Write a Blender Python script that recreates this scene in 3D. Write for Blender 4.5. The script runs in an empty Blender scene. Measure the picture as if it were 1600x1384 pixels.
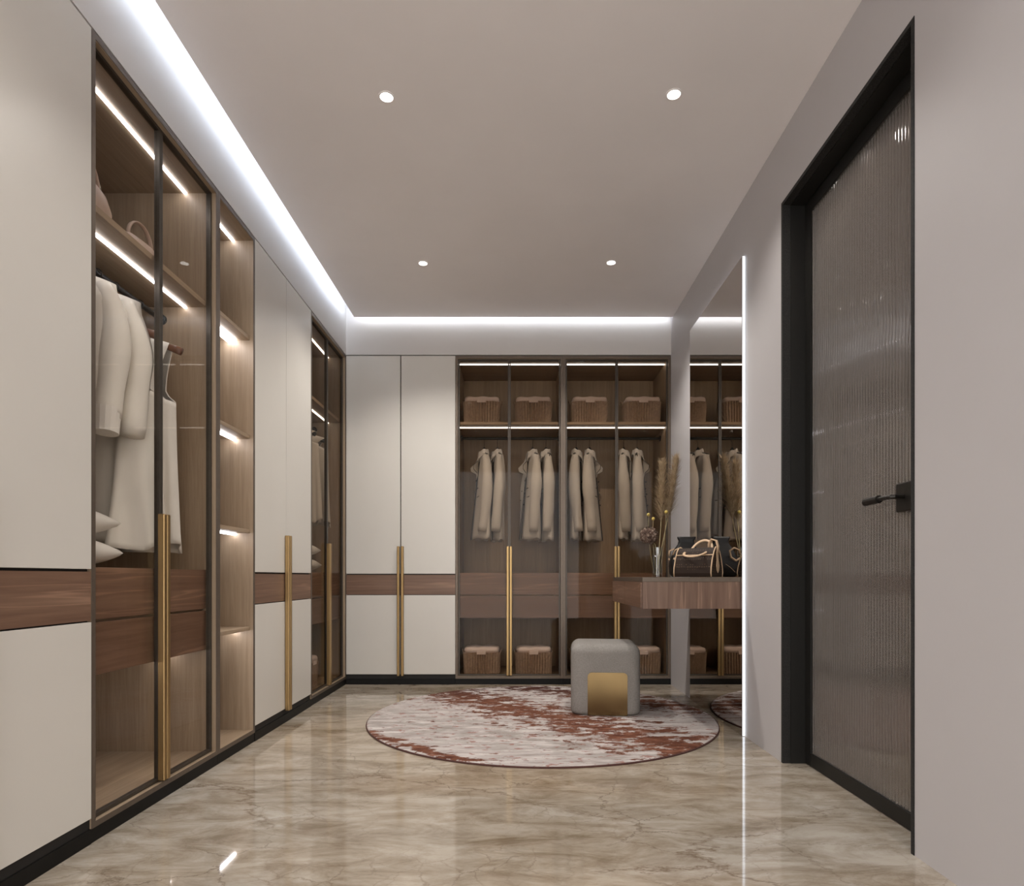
import bpy, bmesh, math, random
from mathutils import Vector, Matrix, Euler
random.seed(7)
R = math.radians
S = bpy.context.scene
C = S.collection

# ------------------------------------------------------------ camera, world, exposure
XL, XR, YB, YF = -1.309, 1.168, 4.805, -1.10        # cabinet front left, wall right, cabinet front back, the room's open end behind the camera
ZC, ZT = 2.777, 2.506                               # dropped ceiling, top of the cabinets
cam_d = bpy.data.cameras.new('camera')
cam_d.lens = 985 / 1600 * 36; cam_d.sensor_width = 36; cam_d.clip_start = 0.02
cam_d.shift_x = -9 / 1600; cam_d.shift_y = 209.2 / 1600
cam = bpy.data.objects.new('camera', cam_d); C.objects.link(cam)
cam.location = (0, 0, 0.82); cam.rotation_euler = (R(90), 0, 0)
S.camera = cam
w = bpy.data.worlds.new('world'); S.world = w; w.use_nodes = True
w.node_tree.nodes['Background'].inputs[0].default_value = (1, .98, .965, 1)
w.node_tree.nodes['Background'].inputs[1].default_value = 2.9
S.view_settings.view_transform = 'Standard'; S.view_settings.look = 'None'
S.view_settings.gamma = 1; S.view_settings.use_curve_mapping = False
S.view_settings.exposure = 0.52
S.cycles.use_denoising = True
S.cycles.max_bounces = 10; S.cycles.diffuse_bounces = 5; S.cycles.glossy_bounces = 5
S.cycles.transparent_max_bounces = 24; S.cycles.transmission_bounces = 8
S.cycles.caustics_reflective = False; S.cycles.caustics_refractive = False
S.cycles.sample_clamp_indirect = 6
DOWNLIGHT_W = {1.21: 15.0, 1.212: 6.0, 2.57: 28.0, 2.556: 22.0, 3.932: 50.0, 3.924: 50.0}
COVE_LEFT, COVE_BACK = 22.0, 9.0
STRIP_LEFT, STRIP_BACK = 14.0, 5.0
MIRROR_EDGE = 1.9
DOWNLIGHTS = [(-.535, 2.57), (.633, 2.556), (-.591, 3.932), (.5816, 3.924), (-.56, 1.21), (.61, 1.212)]

# ------------------------------------------------------------ node helpers
def mat(name):
    m = bpy.data.materials.new(name); m.use_nodes = True
    return m, m.node_tree, m.node_tree.nodes['Principled BSDF']
def nd(t, kind, **kw):
    n = t.nodes.new(kind)
    for k, v in kw.items(): setattr(n, k, v)
    return n
def lk(t, a, b): t.links.new(a, b)
def coords(t, scale=(1, 1, 1), rot=(0, 0, 0), loc=(0, 0, 0), kind='Object'):
    tc = nd(t, 'ShaderNodeTexCoord'); mp = nd(t, 'ShaderNodeMapping')
    mp.inputs['Scale'].default_value = scale; mp.inputs['Rotation'].default_value = rot; mp.inputs['Location'].default_value = loc
    lk(t, tc.outputs[kind], mp.inputs[0]); return mp.outputs[0]
def noise(t, vec, scale, detail=4, rough=.55, dist=0):
    n = nd(t, 'ShaderNodeTexNoise'); n.inputs['Scale'].default_value = scale; n.inputs['Detail'].default_value = detail
    n.inputs['Roughness'].default_value = rough; n.inputs['Distortion'].default_value = dist
    if vec is not None: lk(t, vec, n.inputs['Vector'])
    return n.outputs['Fac']
def ramp(t, fac, stops, interp='LINEAR'):
    r = nd(t, 'ShaderNodeValToRGB'); e = r.color_ramp.elements; r.color_ramp.interpolation = interp
    while len(e) < len(stops): e.new(.5)
    for i, (p, c) in enumerate(stops):
        e[i].position = p; e[i].color = (*c, 1) if len(c) == 3 else c
    lk(t, fac, r.inputs[0]); return r.outputs[0]
def g(v): return (v, v, v)
def mix(t, fac, a, b, mode='MIX'):
    m = nd(t, 'ShaderNodeMix', data_type='RGBA', blend_type=mode)
    for sock, v in ((m.inputs[0], fac), (m.inputs[6], a), (m.inputs[7], b)):
        if hasattr(v, 'links'): lk(t, v, sock)
        elif isinstance(v, (int, float)): sock.default_value = v
        else: sock.default_value = (*v, 1)
    return m.outputs[2]
def math_(t, op, a, b=0.0, clamp=False):
    m = nd(t, 'ShaderNodeMath', operation=op, use_clamp=clamp)
    for i, v in enumerate((a, b)):
        if hasattr(v, 'links'): lk(t, v, m.inputs[i])
        else: m.inputs[i].default_value = v
    return m.outputs[0]
def bump(t, p, h, strength=.2, dist=.002):
    b = nd(t, 'ShaderNodeBump'); b.inputs['Strength'].default_value = strength; b.inputs['Distance'].default_value = dist
    lk(t, h, b.inputs['Height']); lk(t, b.outputs[0], p.inputs['Normal'])
def plain(name, col, rough=.5, metal=0, spec=.5, nscale=0, namt=.06, bumpy=0, bscale=200, stretch=(1, 1, 1)):
    m, t, p = mat(name)
    p.inputs['Roughness'].default_value = rough; p.inputs['Metallic'].default_value = metal
    p.inputs['Specular IOR Level'].default_value = spec
    if nscale:
        f = noise(t, coords(t, stretch), nscale, 5)
        lo = tuple(c * (1 - namt) for c in col); hi = tuple(min(1, c * (1 + namt)) for c in col)
        lk(t, ramp(t, f, [(.3, lo), (.7, hi)]), p.inputs['Base Color'])
    else: p.inputs['Base Color'].default_value = (*col, 1)
    if bumpy: bump(t, p, noise(t, coords(t), bscale, 3), bumpy)
    return m
def emitter(name, col, s):
    m, t, p = mat(name); t.nodes.remove(p)
    e = nd(t, 'ShaderNodeEmission'); e.inputs[0].default_value = (*col, 1); e.inputs[1].default_value = s
    lk(t, e.outputs[0], t.nodes['Material Output'].inputs[0]); return m
def wood(name, dark, mid, light, grain='x', fine=1.0, rough=.42, streak=.5, bands=1.0):
    m, t, p = mat(name)
    st = {'x': (.35, 9, 9), 'z': (9, 9, .35), 'y': (9, .35, 9)}[grain]
    v = coords(t, st)
    a = noise(t, v, 1.3 * bands, 4, .55, .9)
    b = noise(t, coords(t, tuple(s * 6 for s in st)), 1.6 * fine, 5, .6, .3)
    c = noise(t, coords(t, tuple(s * 1.6 for s in st), loc=(3.1, 7.7, 1.3)), 1.5, 2, .5, .4)
    base = ramp(t, a, [(.28, dark), (.5, mid), (.72, light)])
    base = mix(t, .35, base, ramp(t, b, [(.3, dark), (.7, light)]))
    thin = ramp(t, c, [(.555, g(0)), (.575, g(1)), (.60, g(0))])
    base = mix(t, math_(t, 'MULTIPLY', thin, streak), base, tuple(min(1, x * 1.6) for x in light))
    lk(t, base, p.inputs['Base Color']); p.inputs['Roughness'].default_value = rough
    bump(t, p, b, .08, .001)
    return m
def glass_tint(name, tint, rough=.0, refl=1.0, cl=1.0):
    m, t, p = mat(name); t.nodes.remove(p)
    tr = nd(t, 'ShaderNodeBsdfTransparent'); tr.inputs[0].default_value = (*tint, 1)
    gl = nd(t, 'ShaderNodeBsdfGlossy'); gl.inputs['Roughness'].default_value = rough; gl.inputs[0].default_value = (cl, cl, cl, 1)
    fr = nd(t, 'ShaderNodeFresnel'); fr.inputs[0].default_value = 1.5
    geo = nd(t, 'ShaderNodeNewGeometry')
    f = math_(t, 'MULTIPLY', fr.outputs[0], refl)
    f = math_(t, 'MULTIPLY', f, math_(t, 'SUBTRACT', 1.0, geo.outputs['Backfacing']))
    mx = nd(t, 'ShaderNodeMixShader'); lk(t, f, mx.inputs[0]); lk(t, tr.outputs[0], mx.inputs[1]); lk(t, gl.outputs[0], mx.inputs[2])
    lk(t, mx.outputs[0], t.nodes['Material Output'].inputs[0]); return m
def cloth(name, col, bscale=350, bstr=.25, rough=.9):
    m, t, p = mat(name)
    f = noise(t, coords(t), 9, 4)
    lk(t, ramp(t, f, [(.3, tuple(c * .94 for c in col)), (.7, col)]), p.inputs['Base Color'])
    p.inputs['Roughness'].default_value = rough; p.inputs['Specular IOR Level'].default_value = .2
    p.inputs['Sheen Weight'].default_value = .15
    bump(t, p, noise(t, coords(t), bscale, 2), bstr, .001); return m

# ------------------------------------------------------------ materials
M = {}
M['wall'] = plain('wall_paint', (.525, .503, .508), .55, nscale=3, namt=.015, bumpy=.03, bscale=500)
M['ceiling'] = plain('ceiling_paint', (.93, .892, .888), .8, nscale=3, namt=.015)
M['bulk'] = plain('bulkhead_lacquer', (.63, .60, .575), .5, nscale=3, namt=.01)
M['lacquer'] = plain('cream_lacquer', (.66, .63, .58), .33, spec=.5, nscale=4, namt=.012)
M['black'] = plain('black_plinth', (.006, .0055, .005), .5, spec=.2, nscale=30, namt=.2)
M['groove'] = plain('dark_groove', (.010, .008, .007), .7, nscale=30, namt=.2)
M['bronze'] = plain('bronze_trim', (.150, .118, .092), .42, .55, nscale=40, namt=.08)
M['dframe'] = plain('dark_metal_frame', (.075, .062, .050), .38, .6, nscale=40, namt=.1)
M['rail'] = plain('black_rail_metal', (.018, .017, .016), .35, .5, nscale=40, namt=.1)
M['gold'] = plain('brushed_brass', (.37, .245, .11), .38, .9, nscale=14, namt=.1, stretch=(20, 20, .5))
M['brass'] = plain('brass_plate', (.18, .122, .056), .22, .95, nscale=6, namt=.1)
M['walnut_x'] = wood('walnut_lengthwise', (.100, .050, .030), (.165, .090, .058), (.25, .15, .10), 'x')
M['walnut_z'] = wood('walnut_upright', (.100, .052, .034), (.165, .095, .064), (.24, .15, .105), 'z', bands=1.6)
M['carcass'] = wood('taupe_oak_veneer', (.25, .174, .110), (.32, .232, .153), (.395, .298, .205), 'z', 3.0, .5, .1, 3)
M['carcass_x'] = wood('taupe_oak_veneer_lengthwise', (.25, .174, .110), (.32, .232, .153), (.395, .298, .205), 'x', 3.0, .5, .1, 3)
M['pane'] = glass_tint('bronze_glass_dimmed', (.89, .85, .80), 0.0, 1.2, .18)  # same wardrobe glass, tinted darker to dim the far interiors
M['pane_l'] = glass_tint('bronze_glass_brightened', (.985, .972, .955), 0.0, 1.2, .24)  # same wardrobe glass, tint cleared so the left interior looks better lit
M['vase_glass'] = glass_tint('clear_glass', (.86, .87, .86), 0.0, 2.2)
M['strip_l'] = emitter('led_strip_white', (.93, .94, 1), STRIP_LEFT)
M['strip_b'] = emitter('led_strip_white_dimmed', (1, .97, .94), STRIP_BACK)
M['cove_l'] = emitter('cove_led_left', (.72, .84, 1), COVE_LEFT)
M['cove_b'] = emitter('cove_led_back', (.86, .92, 1), COVE_BACK)
M['mirror_led'] = emitter('mirror_edge_led', (.86, .92, 1), MIRROR_EDGE)
M['lens'] = emitter('downlight_lens', (1, .96, .88), 6)
M['mirror'] = plain('silvered_mirror', (.66, .63, .60), .0, 1)
M['linen'] = cloth('cream_linen', (.80, .765, .70))
M['linen2'] = cloth('pale_grey_linen', (.78, .75, .70))
M['jacket'] = cloth('pale_grey_cotton', (.56, .53, .50))
M['knit'] = cloth('oatmeal_knit', (.60, .55, .49), 120, .5)
M['pillow'] = cloth('white_pillow_cotton', (.78, .75, .70))
M['pipe'] = plain('black_piping', (.015, .014, .014), .6, nscale=40, namt=.1)
M['hwood'] = wood('reddish_hanger_wood', (.09, .035, .018), (.16, .065, .032), (.24, .11, .06), 'x', 2, .3)
M['tan'] = plain('tan_leather', (.62, .43, .27), .5, nscale=30, namt=.08)
M['blackleather'] = plain('black_leather', (.008, .007, .007), .45, spec=.3, nscale=30, namt=.2, bumpy=.1, bscale=300)
M['blush'] = plain('blush_leather', (.56, .42, .34), .5, nscale=20, namt=.06)
M['darkbrown'] = plain('dark_brown_leather', (.085, .050, .036), .45, nscale=30, namt=.15)
M['steel'] = plain('polished_buckle_metal', (.6, .57, .52), .25, 1, nscale=30, namt=.05)
M['stone'] = plain('black_granite_casing', (.013, .012, .011), .75, nscale=220, namt=1.0)
M['doormetal'] = plain('black_door_metal', (.011, .010, .0085), .5, .2, nscale=40, namt=.1)
M['handle'] = plain('graphite_handle_metal', (.040, .036, .032), .4, .7, nscale=40, namt=.1)
M['hall'] = plain('hall_plaster', (.36, .31, .27), .8, nscale=3, namt=.03)
M['stem'] = plain('dry_stem', (.52, .43, .24), .7, nscale=40, namt=.15)
M['craspedia'] = plain('yellow_dry_flower', (.60, .45, .12), .8, nscale=90, namt=.25, bumpy=.5, bscale=260)

def mk_plume():
    m, t, p = mat('dry_pampas'); p.inputs['Roughness'].default_value = .85
    lk(t, ramp(t, noise(t, coords(t), 40, 3), [(.3, (.33, .24, .145)), (.7, (.62, .49, .33))]), p.inputs['Base Color']); return m
M['plume'] = mk_plume()
def mk_petal():
    m, t, p = mat('dry_rose_petals'); p.inputs['Roughness'].default_value = .8
    lk(t, ramp(t, noise(t, coords(t), 55, 3), [(.36, (.06, .032, .025)), (.5, (.15, .088, .062)), (.64, (.43, .33, .26))]), p.inputs['Base Color']); return m
M['petal'] = mk_petal()
def mk_wicker():
    m, t, p = mat('brown_wicker'); p.inputs['Roughness'].default_value = .7
    v = coords(t, (1, 1, 1)); wv = nd(t, 'ShaderNodeTexWave', wave_type='BANDS', bands_direction='Z'); wv.inputs['Scale'].default_value = 40
    wv.inputs['Distortion'].default_value = 1.2; lk(t, v, wv.inputs['Vector'])
    c = mix(t, .75, ramp(t, wv.outputs['Fac'], [(.2, (.24, .165, .12)), (.8, (.42, .31, .23))]), ramp(t, noise(t, v, 60, 3), [(.3, (.27, .19, .14)), (.7, (.42, .31, .23))]))
    lk(t, c, p.inputs['Base Color']); bump(t, p, wv.outputs['Fac'], .2, .002); return m
M['wicker'] = mk_wicker()
M['liner'] = cloth('blush_basket_liner', (.78, .66, .62), 200, .2)
def mk_mono():
    m, t, p = mat('dark_patterned_canvas'); p.inputs['Roughness'].default_value = .6; p.inputs['Specular IOR Level'].default_value = .15
    vo = nd(t, 'ShaderNodeTexVoronoi'); vo.inputs['Scale'].default_value = 75; vo.inputs['Randomness'].default_value = .25; lk(t, coords(t), vo.inputs['Vector'])
    lk(t, ramp(t, vo.outputs['Distance'], [(.18, (.10, .062, .036)), (.30, (.030, .019, .014))]), p.inputs['Base Color']); return m
M['canvas'] = mk_mono()
def mk_pouf():
    m, t, p = mat('grey_boucle_fabric'); p.inputs['Roughness'].default_value = .95; p.inputs['Specular IOR Level'].default_value = .15
    f = noise(t, coords(t), 130, 4, .7); f2 = noise(t, coords(t), 9, 4)
    lk(t, mix(t, .45, ramp(t, f, [(.3, (.20, .185, .17)), (.7, (.37, .345, .32))]), ramp(t, f2, [(.3, (.24, .225, .205)), (.7, (.31, .29, .27))])), p.inputs['Base Color'])
    bump(t, p, f, .4, .003); return m
M['pouf'] = mk_pouf()
def mk_marble():
    m, t, p = mat('polished_beige_marble')
    v = coords(t, (.8, 1.9, 1), (0, 0, R(20)))
    big = noise(t, v, 1.15, 9, .66, .7)
    c = ramp(t, big, [(.34, (.235, .182, .125)), (.45, (.355, .300, .232)), (.55, (.47, .42, .355)), (.68, (.37, .32, .255))])
    cl = noise(t, coords(t, (1.4, 3.4, 1), (0, 0, R(14)), (4, 1, 0)), 2.6, 10, .72, .5)
    c = mix(t, .58, c, ramp(t, cl, [(.37, (.19, .138, .09)), (.48, (.365, .315, .25)), (.60, (.56, .515, .45))]))
    hue = ramp(t, noise(t, coords(t, (.6, .9, 1), loc=(2, 5, 0)), .8, 3), [(.40, (.99, .92, .84)), (.58, (.95, .95, .955))])
    c = mix(t, 1.0, c, hue, 'MULTIPLY')
    def cracks(sc, stretch, rot, off, warp, wdt):
        vec = coords(t, stretch, (0, 0, R(rot)), off)
        wn = nd(t, 'ShaderNodeTexNoise'); wn.inputs['Scale'].default_value = 2.2; wn.inputs['Detail'].default_value = 7; wn.inputs['Roughness'].default_value = .68
        lk(t, vec, wn.inputs['Vector'])
        vm = nd(t, 'ShaderNodeVectorMath', operation='SCALE'); lk(t, wn.outputs['Color'], vm.inputs[0]); vm.inputs['Scale'].default_value = warp
        va_ = nd(t, 'ShaderNodeVectorMath', operation='ADD'); lk(t, vec, va_.inputs[0]); lk(t, vm.outputs[0], va_.inputs[1])
        vo = nd(t, 'ShaderNodeTexVoronoi', feature='DISTANCE_TO_EDGE', voronoi_dimensions='2D'); vo.inputs['Scale'].default_value = sc; lk(t, va_.outputs[0], vo.inputs['Vector'])
        return ramp(t, vo.outputs['Distance'], [(0, g(1)), (wdt, g(0))])
    gate = lambda off, lo: ramp(t, noise(t, coords(t, loc=off), 1.7, 4), [(lo, g(0)), (lo + .14, g(1))])
    v1 = math_(t, 'MULTIPLY', math_(t, 'MULTIPLY', cracks(.9, (.7, 1.7, 1), 16, (2, 1, 0), .55, .012), gate((9, 2, 0), .40)), .68)
    v2 = math_(t, 'MULTIPLY', math_(t, 'MULTIPLY', cracks(3.4, (1, 1.3, 1), 30, (7, 4, 0), .34, .018), gate((3, 6, 0), .44)), .6)
    v3 = math_(t, 'MULTIPLY', math_(t, 'MULTIPLY', cracks(9, (1, 1.2, 1), 10, (1, 8, 0), .22, .045), gate((5, 11, 0), .50)), .65)
    c = mix(t, v1, c, (.15, .095, .058)); c = mix(t, v2, c, (.14, .098, .068)); c = mix(t, v3, c, (.22, .165, .12))
    lk(t, c, p.inputs['Base Color'])
    p.inputs['Roughness'].default_value = .045; p.inputs['Specular IOR Level'].default_value = .62
    return m
M['marble'] = mk_marble()
def mk_rug():
    m, t, p = mat('distressed_rug_pile'); p.inputs['Roughness'].default_value = .95; p.inputs['Specular IOR Level'].default_value = .1
    tc = nd(t, 'ShaderNodeTexCoord'); sx = nd(t, 'ShaderNodeSeparateXYZ'); lk(t, tc.outputs['Object'], sx.inputs[0])
    X, Y = sx.outputs[0], sx.outputs[1]
    def band(a, b, off, wdt):        # 1 on the line a x + b y = off, falling off within wdt
        d = math_(t, 'ADD', math_(t, 'MULTIPLY', X, a), math_(t, 'MULTIPLY', Y, b))
        d = math_(t, 'ABSOLUTE', math_(t, 'SUBTRACT', d, off))
        return math_(t, 'SUBTRACT', 1.0, math_(t, 'DIVIDE', d, wdt), True)
    b1 = band(.74, .67, .02, .46); b2 = band(.55, .83, .72, .30); b3 = band(.66, .75, -.93, .10)
    zone = math_(t, 'MAXIMUM', math_(t, 'MAXIMUM', b1, math_(t, 'MULTIPLY', b2, .95)), math_(t, 'MULTIPLY', b3, .9))
    n1 = noise(t, coords(t, (2.2, 4.4, 1), (0, 0, R(-14))), 3.3, 12, .76, .25)
    mask = math_(t, 'ADD', n1, math_(t, 'MULTIPLY', zone, .165))
    mask = ramp(t, mask, [(.588, g(0)), (.606, g(1))])
    dots = ramp(t, noise(t, coords(t, (3, 5.5, 1), loc=(3, 3, 0)), 4.5, 8, .66), [(.585, g(0)), (.605, g(1))])
    base = ramp(t, noise(t, coords(t, (1.6, 8, 1)), 2.2, 9, .7), [(.34, (.36, .305, .285)), (.5, (.54, .485, .46)), (.64, (.68, .63, .60))])
    gz = math_(t, 'MULTIPLY', ramp(t, noise(t, coords(t, (2.4, 6, 1), loc=(8, 1, 0)), 2.6, 8, .68), [(.44, g(0)), (.56, g(1))]), band(.45, .89, -.52, .5))
    base = mix(t, math_(t, 'MULTIPLY', gz, .8), base, (.31, .275, .245))
    rust = ramp(t, noise(t, coords(t, (3, 8, 1)), 4, 6, .65), [(.34, (.085, .030, .020)), (.5, (.165, .066, .040)), (.66, (.27, .125, .082))])
    rust = mix(t, math_(t, 'MULTIPLY', ramp(t, Y, [(.45, g(0)), (.9, g(1))]), .8), rust, (.060, .026, .022))
    c = mix(t, math_(t, 'MULTIPLY', dots, .85), base, (.33, .17, .14)); c = mix(t, mask, c, rust)
    lk(t, c, p.inputs['Base Color'])
    bump(t, p, noise(t, coords(t), 420, 2), .4, .003); return m
M['rug'] = mk_rug()
M['rug_edge'] = plain('rug_binding', (.085, .035, .028), .9, nscale=80, namt=.15)
def mk_flute():
    m, t, p = mat('smoky_fluted_glass')
    p.inputs['Base Color'].default_value = (.42, .385, .36, 1); p.inputs['Roughness'].default_value = .045
    p.inputs['Transmission Weight'].default_value = .72; p.inputs['IOR'].default_value = 1.45; p.inputs['Specular IOR Level'].default_value = .6
    return m
M['flute'] = mk_flute()

# ------------------------------------------------------------ mesh helpers
class MB:
    def __init__(s): s.v = []; s.f = []
    def add(s, vs, fs):
        o = len(s.v); s.v += [tuple(v) for v in vs]; s.f += [tuple(i + o for i in f) for f in fs]; return s
    def box(s, x0, x1, y0, y1, z0, z1):
        return s.add([(x0, y0, z0), (x1, y0, z0), (x1, y1, z0), (x0, y1, z0), (x0, y0, z1), (x1, y0, z1), (x1, y1, z1), (x0, y1, z1)],
                     [(0, 3, 2, 1), (4, 5, 6, 7), (0, 1, 5, 4), (1, 2, 6, 5), (2, 3, 7, 6), (3, 0, 4, 7)])
    def tube(s, path, rad, n=8, flat=None, up=(0, 0, 1), cap=True):
        P = [Vector(p) for p in path]; rs = rad if hasattr(rad, '__len__') else [rad] * len(P)
        vs, fs = [], []; N = None
        for i, p in enumerate(P):
            T = (P[min(i + 1, len(P) - 1)] - P[max(i - 1, 0)]).normalized()
            if N is None:
                u = Vector(up)
                if abs(u.dot(T)) > .98: u = Vector((1, 0, 0))
                N = (u - T * u.dot(T)).normalized()
            else: N = (N - T * N.dot(T)).normalized()
            B = T.cross(N)
            k = 1 if flat is None else flat
            for j in range(n):
                a = 2 * math.pi * j / n
                vs.append(p + N * math.cos(a) * rs[i] + B * math.sin(a) * rs[i] * k)
        m = len(P)
        for i in range(m - 1):
            for j in range(n):
                fs.append((i * n + j, i * n + (j + 1) % n, (i + 1) * n + (j + 1) % n, (i + 1) * n + j))
        if cap: fs += [tuple(range(n - 1, -1, -1)), tuple((m - 1) * n + j for j in range(n))]
        return s.add(vs, fs)
    def lathe(s, prof, n=24, cx=0, cy=0, sx=1, sy=1, cap=True):
        vs, fs = [], []
        for r, z in prof:
            for j in range(n):
                a = 2 * math.pi * j / n; vs.append((cx + r * sx * math.cos(a), cy + r * sy * math.sin(a), z))
        m = len(prof)
        for i in range(m - 1):
            for j in range(n): fs.append((i * n + j, i * n + (j + 1) % n, (i + 1) * n + (j + 1) % n, (i + 1) * n + j))
        if cap and prof[0][0] > 1e-6: fs.append(tuple(range(n - 1, -1, -1)))
        if cap and prof[-1][0] > 1e-6: fs.append(tuple((m - 1) * n + j for j in range(n)))
        return s.add(vs, fs)
    def grid(s, fn, nu, nv, wrap=False, skip=None):
        vs = [fn(i / (nu if wrap else nu - 1), j / (nv - 1)) for j in range(nv) for i in range(nu)]
        fs = []
        for j in range(nv - 1):
            for i in range(nu if wrap else nu - 1):
                if skip and skip((i + .5) / (nu if wrap else nu - 1), (j + .5) / (nv - 1)): continue
                k = (i + 1) % nu; fs.append((j * nu + i, j * nu + k, (j + 1) * nu + k, (j + 1) * nu + i))
        return s.add(vs, fs)
def obj(name, mb, m, parent=None, smooth=False, bevel=0, seg=2, solid=0, sub=0, kind=None, label=None, loc=None):
    me = bpy.data.meshes.new(name); me.from_pydata(mb.v, [], mb.f); me.validate(); me.update()
    bm = bmesh.new(); bm.from_mesh(me); bmesh.ops.remove_doubles(bm, verts=bm.verts, dist=1e-6)
    loose = [v for v in bm.verts if not v.link_faces]
    if loose: bmesh.ops.delete(bm, geom=loose, context='VERTS')
    bmesh.ops.recalc_face_normals(bm, faces=bm.faces); bm.to_mesh(me); bm.free()
    me.materials.append(M[m] if isinstance(m, str) else m)
    o = bpy.data.objects.new(name, me); C.objects.link(o)
    if parent: o.parent = parent
    if loc: o.location = loc
    if bevel:
        b = o.modifiers.new('bevel', 'BEVEL'); b.width = bevel; b.segments = seg; b.limit_method = 'ANGLE'; b.angle_limit = R(40)
    if solid:
        d = o.modifiers.new('thickness', 'SOLIDIFY'); d.thickness = solid; d.offset = 0
    if sub:
        d = o.modifiers.new('smooth', 'SUBSURF'); d.levels = sub; d.render_levels = sub
    if smooth:
        for p in me.polygons: p.use_smooth = True
    if kind: o['kind'] = kind
    if label: o['label'] = label
    return o
def bx(*a): return MB().box(*a)
def tag(o, label, cat, group=None):
    o['label'] = label; o['category'] = cat
    if group: o['group'] = group
    return o
def thing(name, label, cat, loc=(0, 0, 0), rz=0, group=None):
    o = bpy.data.objects.new(name, None); C.objects.link(o); o.empty_display_size = .1
    o.location = loc; o.rotation_euler = (0, 0, rz); return tag(o, label, cat, group)
def struct(name, mb, m, parent=None, **k):
    o = obj(name, mb, m, parent, **k)
    if not parent: o['kind'] = 'structure'
    return o
def dup(root, loc, rz, label, group=None):
    r = root.copy(); C.objects.link(r); r.location = loc; r.rotation_euler = (0, 0, rz); r['label'] = label
    if group: r['group'] = group
    for ch in list(root.children):
        c = ch.copy(); C.objects.link(c); c.parent = r
        for gch in list(ch.children):
            d = gch.copy(); C.objects.link(d); d.parent = c
    return r

# ------------------------------------------------------------ the room
DY0, DY1, DZ = 1.856, 2.789, 2.47                    # door opening in the right wall
XO, YO = XL - .60, YB + .58                          # structural walls behind the cabinets
struct('floor', bx(XO, 3.0, YF - 1.5, YO, -.1, 0), 'marble')
struct('wall_left', bx(XO - .1, XO, YF - .1, YO + .1, 0, 3.0), 'wall')
struct('wall_back', bx(XO, XR + .3, YO, YO + .1, 0, 3.0), 'wall')
wr = MB(); XW = XR + .16
wr.box(XR, XW, YF, DY0, 0, 3.0); wr.box(XR, XW, DY1, YO, 0, 3.0); wr.box(XR, XW, DY0, DY1, DZ, 3.0)
struct('wall_right', wr, 'wall')
wf = MB(); wf.box(XO, XL + .12, YF - .1, YF, 0, 3.0); wf.box(XR - .12, XW, YF - .1, YF, 0, 3.0); wf.box(XL + .12, XR - .12, YF - .1, YF, 2.62, 3.0)
struct('wall_front', wf, 'wall')            # opening made this wide to let ambient fill in from behind the camera
XE, YE = -1.232, 4.748
ceil = struct('ceiling', bx(XE, XR, YF, YE, ZC, ZC + .03), 'ceiling')
obj('upper_soffit', bx(XO, XR, YF, YO, 2.96, 3.0), 'ceiling', ceil)
obj('edge_lip', bx(XE, XE + .015, YF, YE, ZC + .03, ZC + .115), 'ceiling', ceil)
obj('cove_light_strip', bx(XE - .003, XE, YF + .02, YE - .01, ZC + .075, ZC + .093), 'cove_l', ceil)
obj('cove_light_strip', bx(XE + .01, XR - .02, YE, YE + .003, ZC + .010, ZC + .028), 'cove_b', ceil)
struct('trim_1', bx(XL - .02, XL, YF, YB, ZT + .006, 2.96), 'bulk')
struct('trim_2', bx(XL, XR, YB, YB + .02, ZT + .006, 2.96), 'bulk')
struct('trim_3', bx(XO, XL - .012, YF, YB, ZT + .0005, ZT + .006), 'groove')
struct('trim_4', bx(XL - .01, XR, YB + .012, YO, ZT + .0005, ZT + .006), 'groove')
# hall beyond the fluted door
struct('wall_hall', bx(2.55, 2.65, .4, 4.4, 0, 2.8), 'hall')
struct('wall_hall_far', bx(XW, 2.55, 4.3, 4.4, 0, 2.8), 'hall')
struct('wall_hall_near', bx(XW, 2.55, .4, .5, 0, 2.8), 'hall')
struct('ceiling_hall', bx(XW, 2.55, .5, 4.3, 2.7, 2.8), 'hall')
hl = bpy.data.lights.new('hall_fill', 'AREA'); hl.energy = 22; hl.size = .4; hl.color = (1, .92, .82)  # fill light added in the hall to brighten what the fluted pane shows
hlo = bpy.data.objects.new('hall_fill', hl); C.objects.link(hlo); hlo.location = (1.95, 2.0, 2.68)

# ------------------------------------------------------------ door in the right wall
door = bpy.data.objects.new('door_1', None); C.objects.link(door); door.location = (XR, DY0, 0); door['kind'] = 'structure'
W = DY1 - DY0
def frame_yz(x0, x1, y0, y1, z0, z1, t, bottom=False):
    m = MB(); m.box(x0, x1, y0, y0 + t, z0, z1); m.box(x0, x1, y1 - t, y1, z0, z1); m.box(x0, x1, y0 + t, y1 - t, z1 - t, z1)
    if bottom: m.box(x0, x1, y0 + t, y1 - t, z0, z0 + t)
    return m
obj('casing', frame_yz(-.002, .032, -.001, W + .001, 0, DZ + .001, .015), 'stone', door)
obj('jamb_frame', frame_yz(.0321, .13, 0, W, 0, DZ, .018), 'doormetal', door)
leaf_y0, leaf_y1, leaf_z1 = .019, W - .019, DZ - .019
leaf = obj('leaf', frame_yz(.094, .128, leaf_y0, leaf_y1, .004, leaf_z1, .055, True), 'doormetal', door, bevel=.002)
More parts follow.
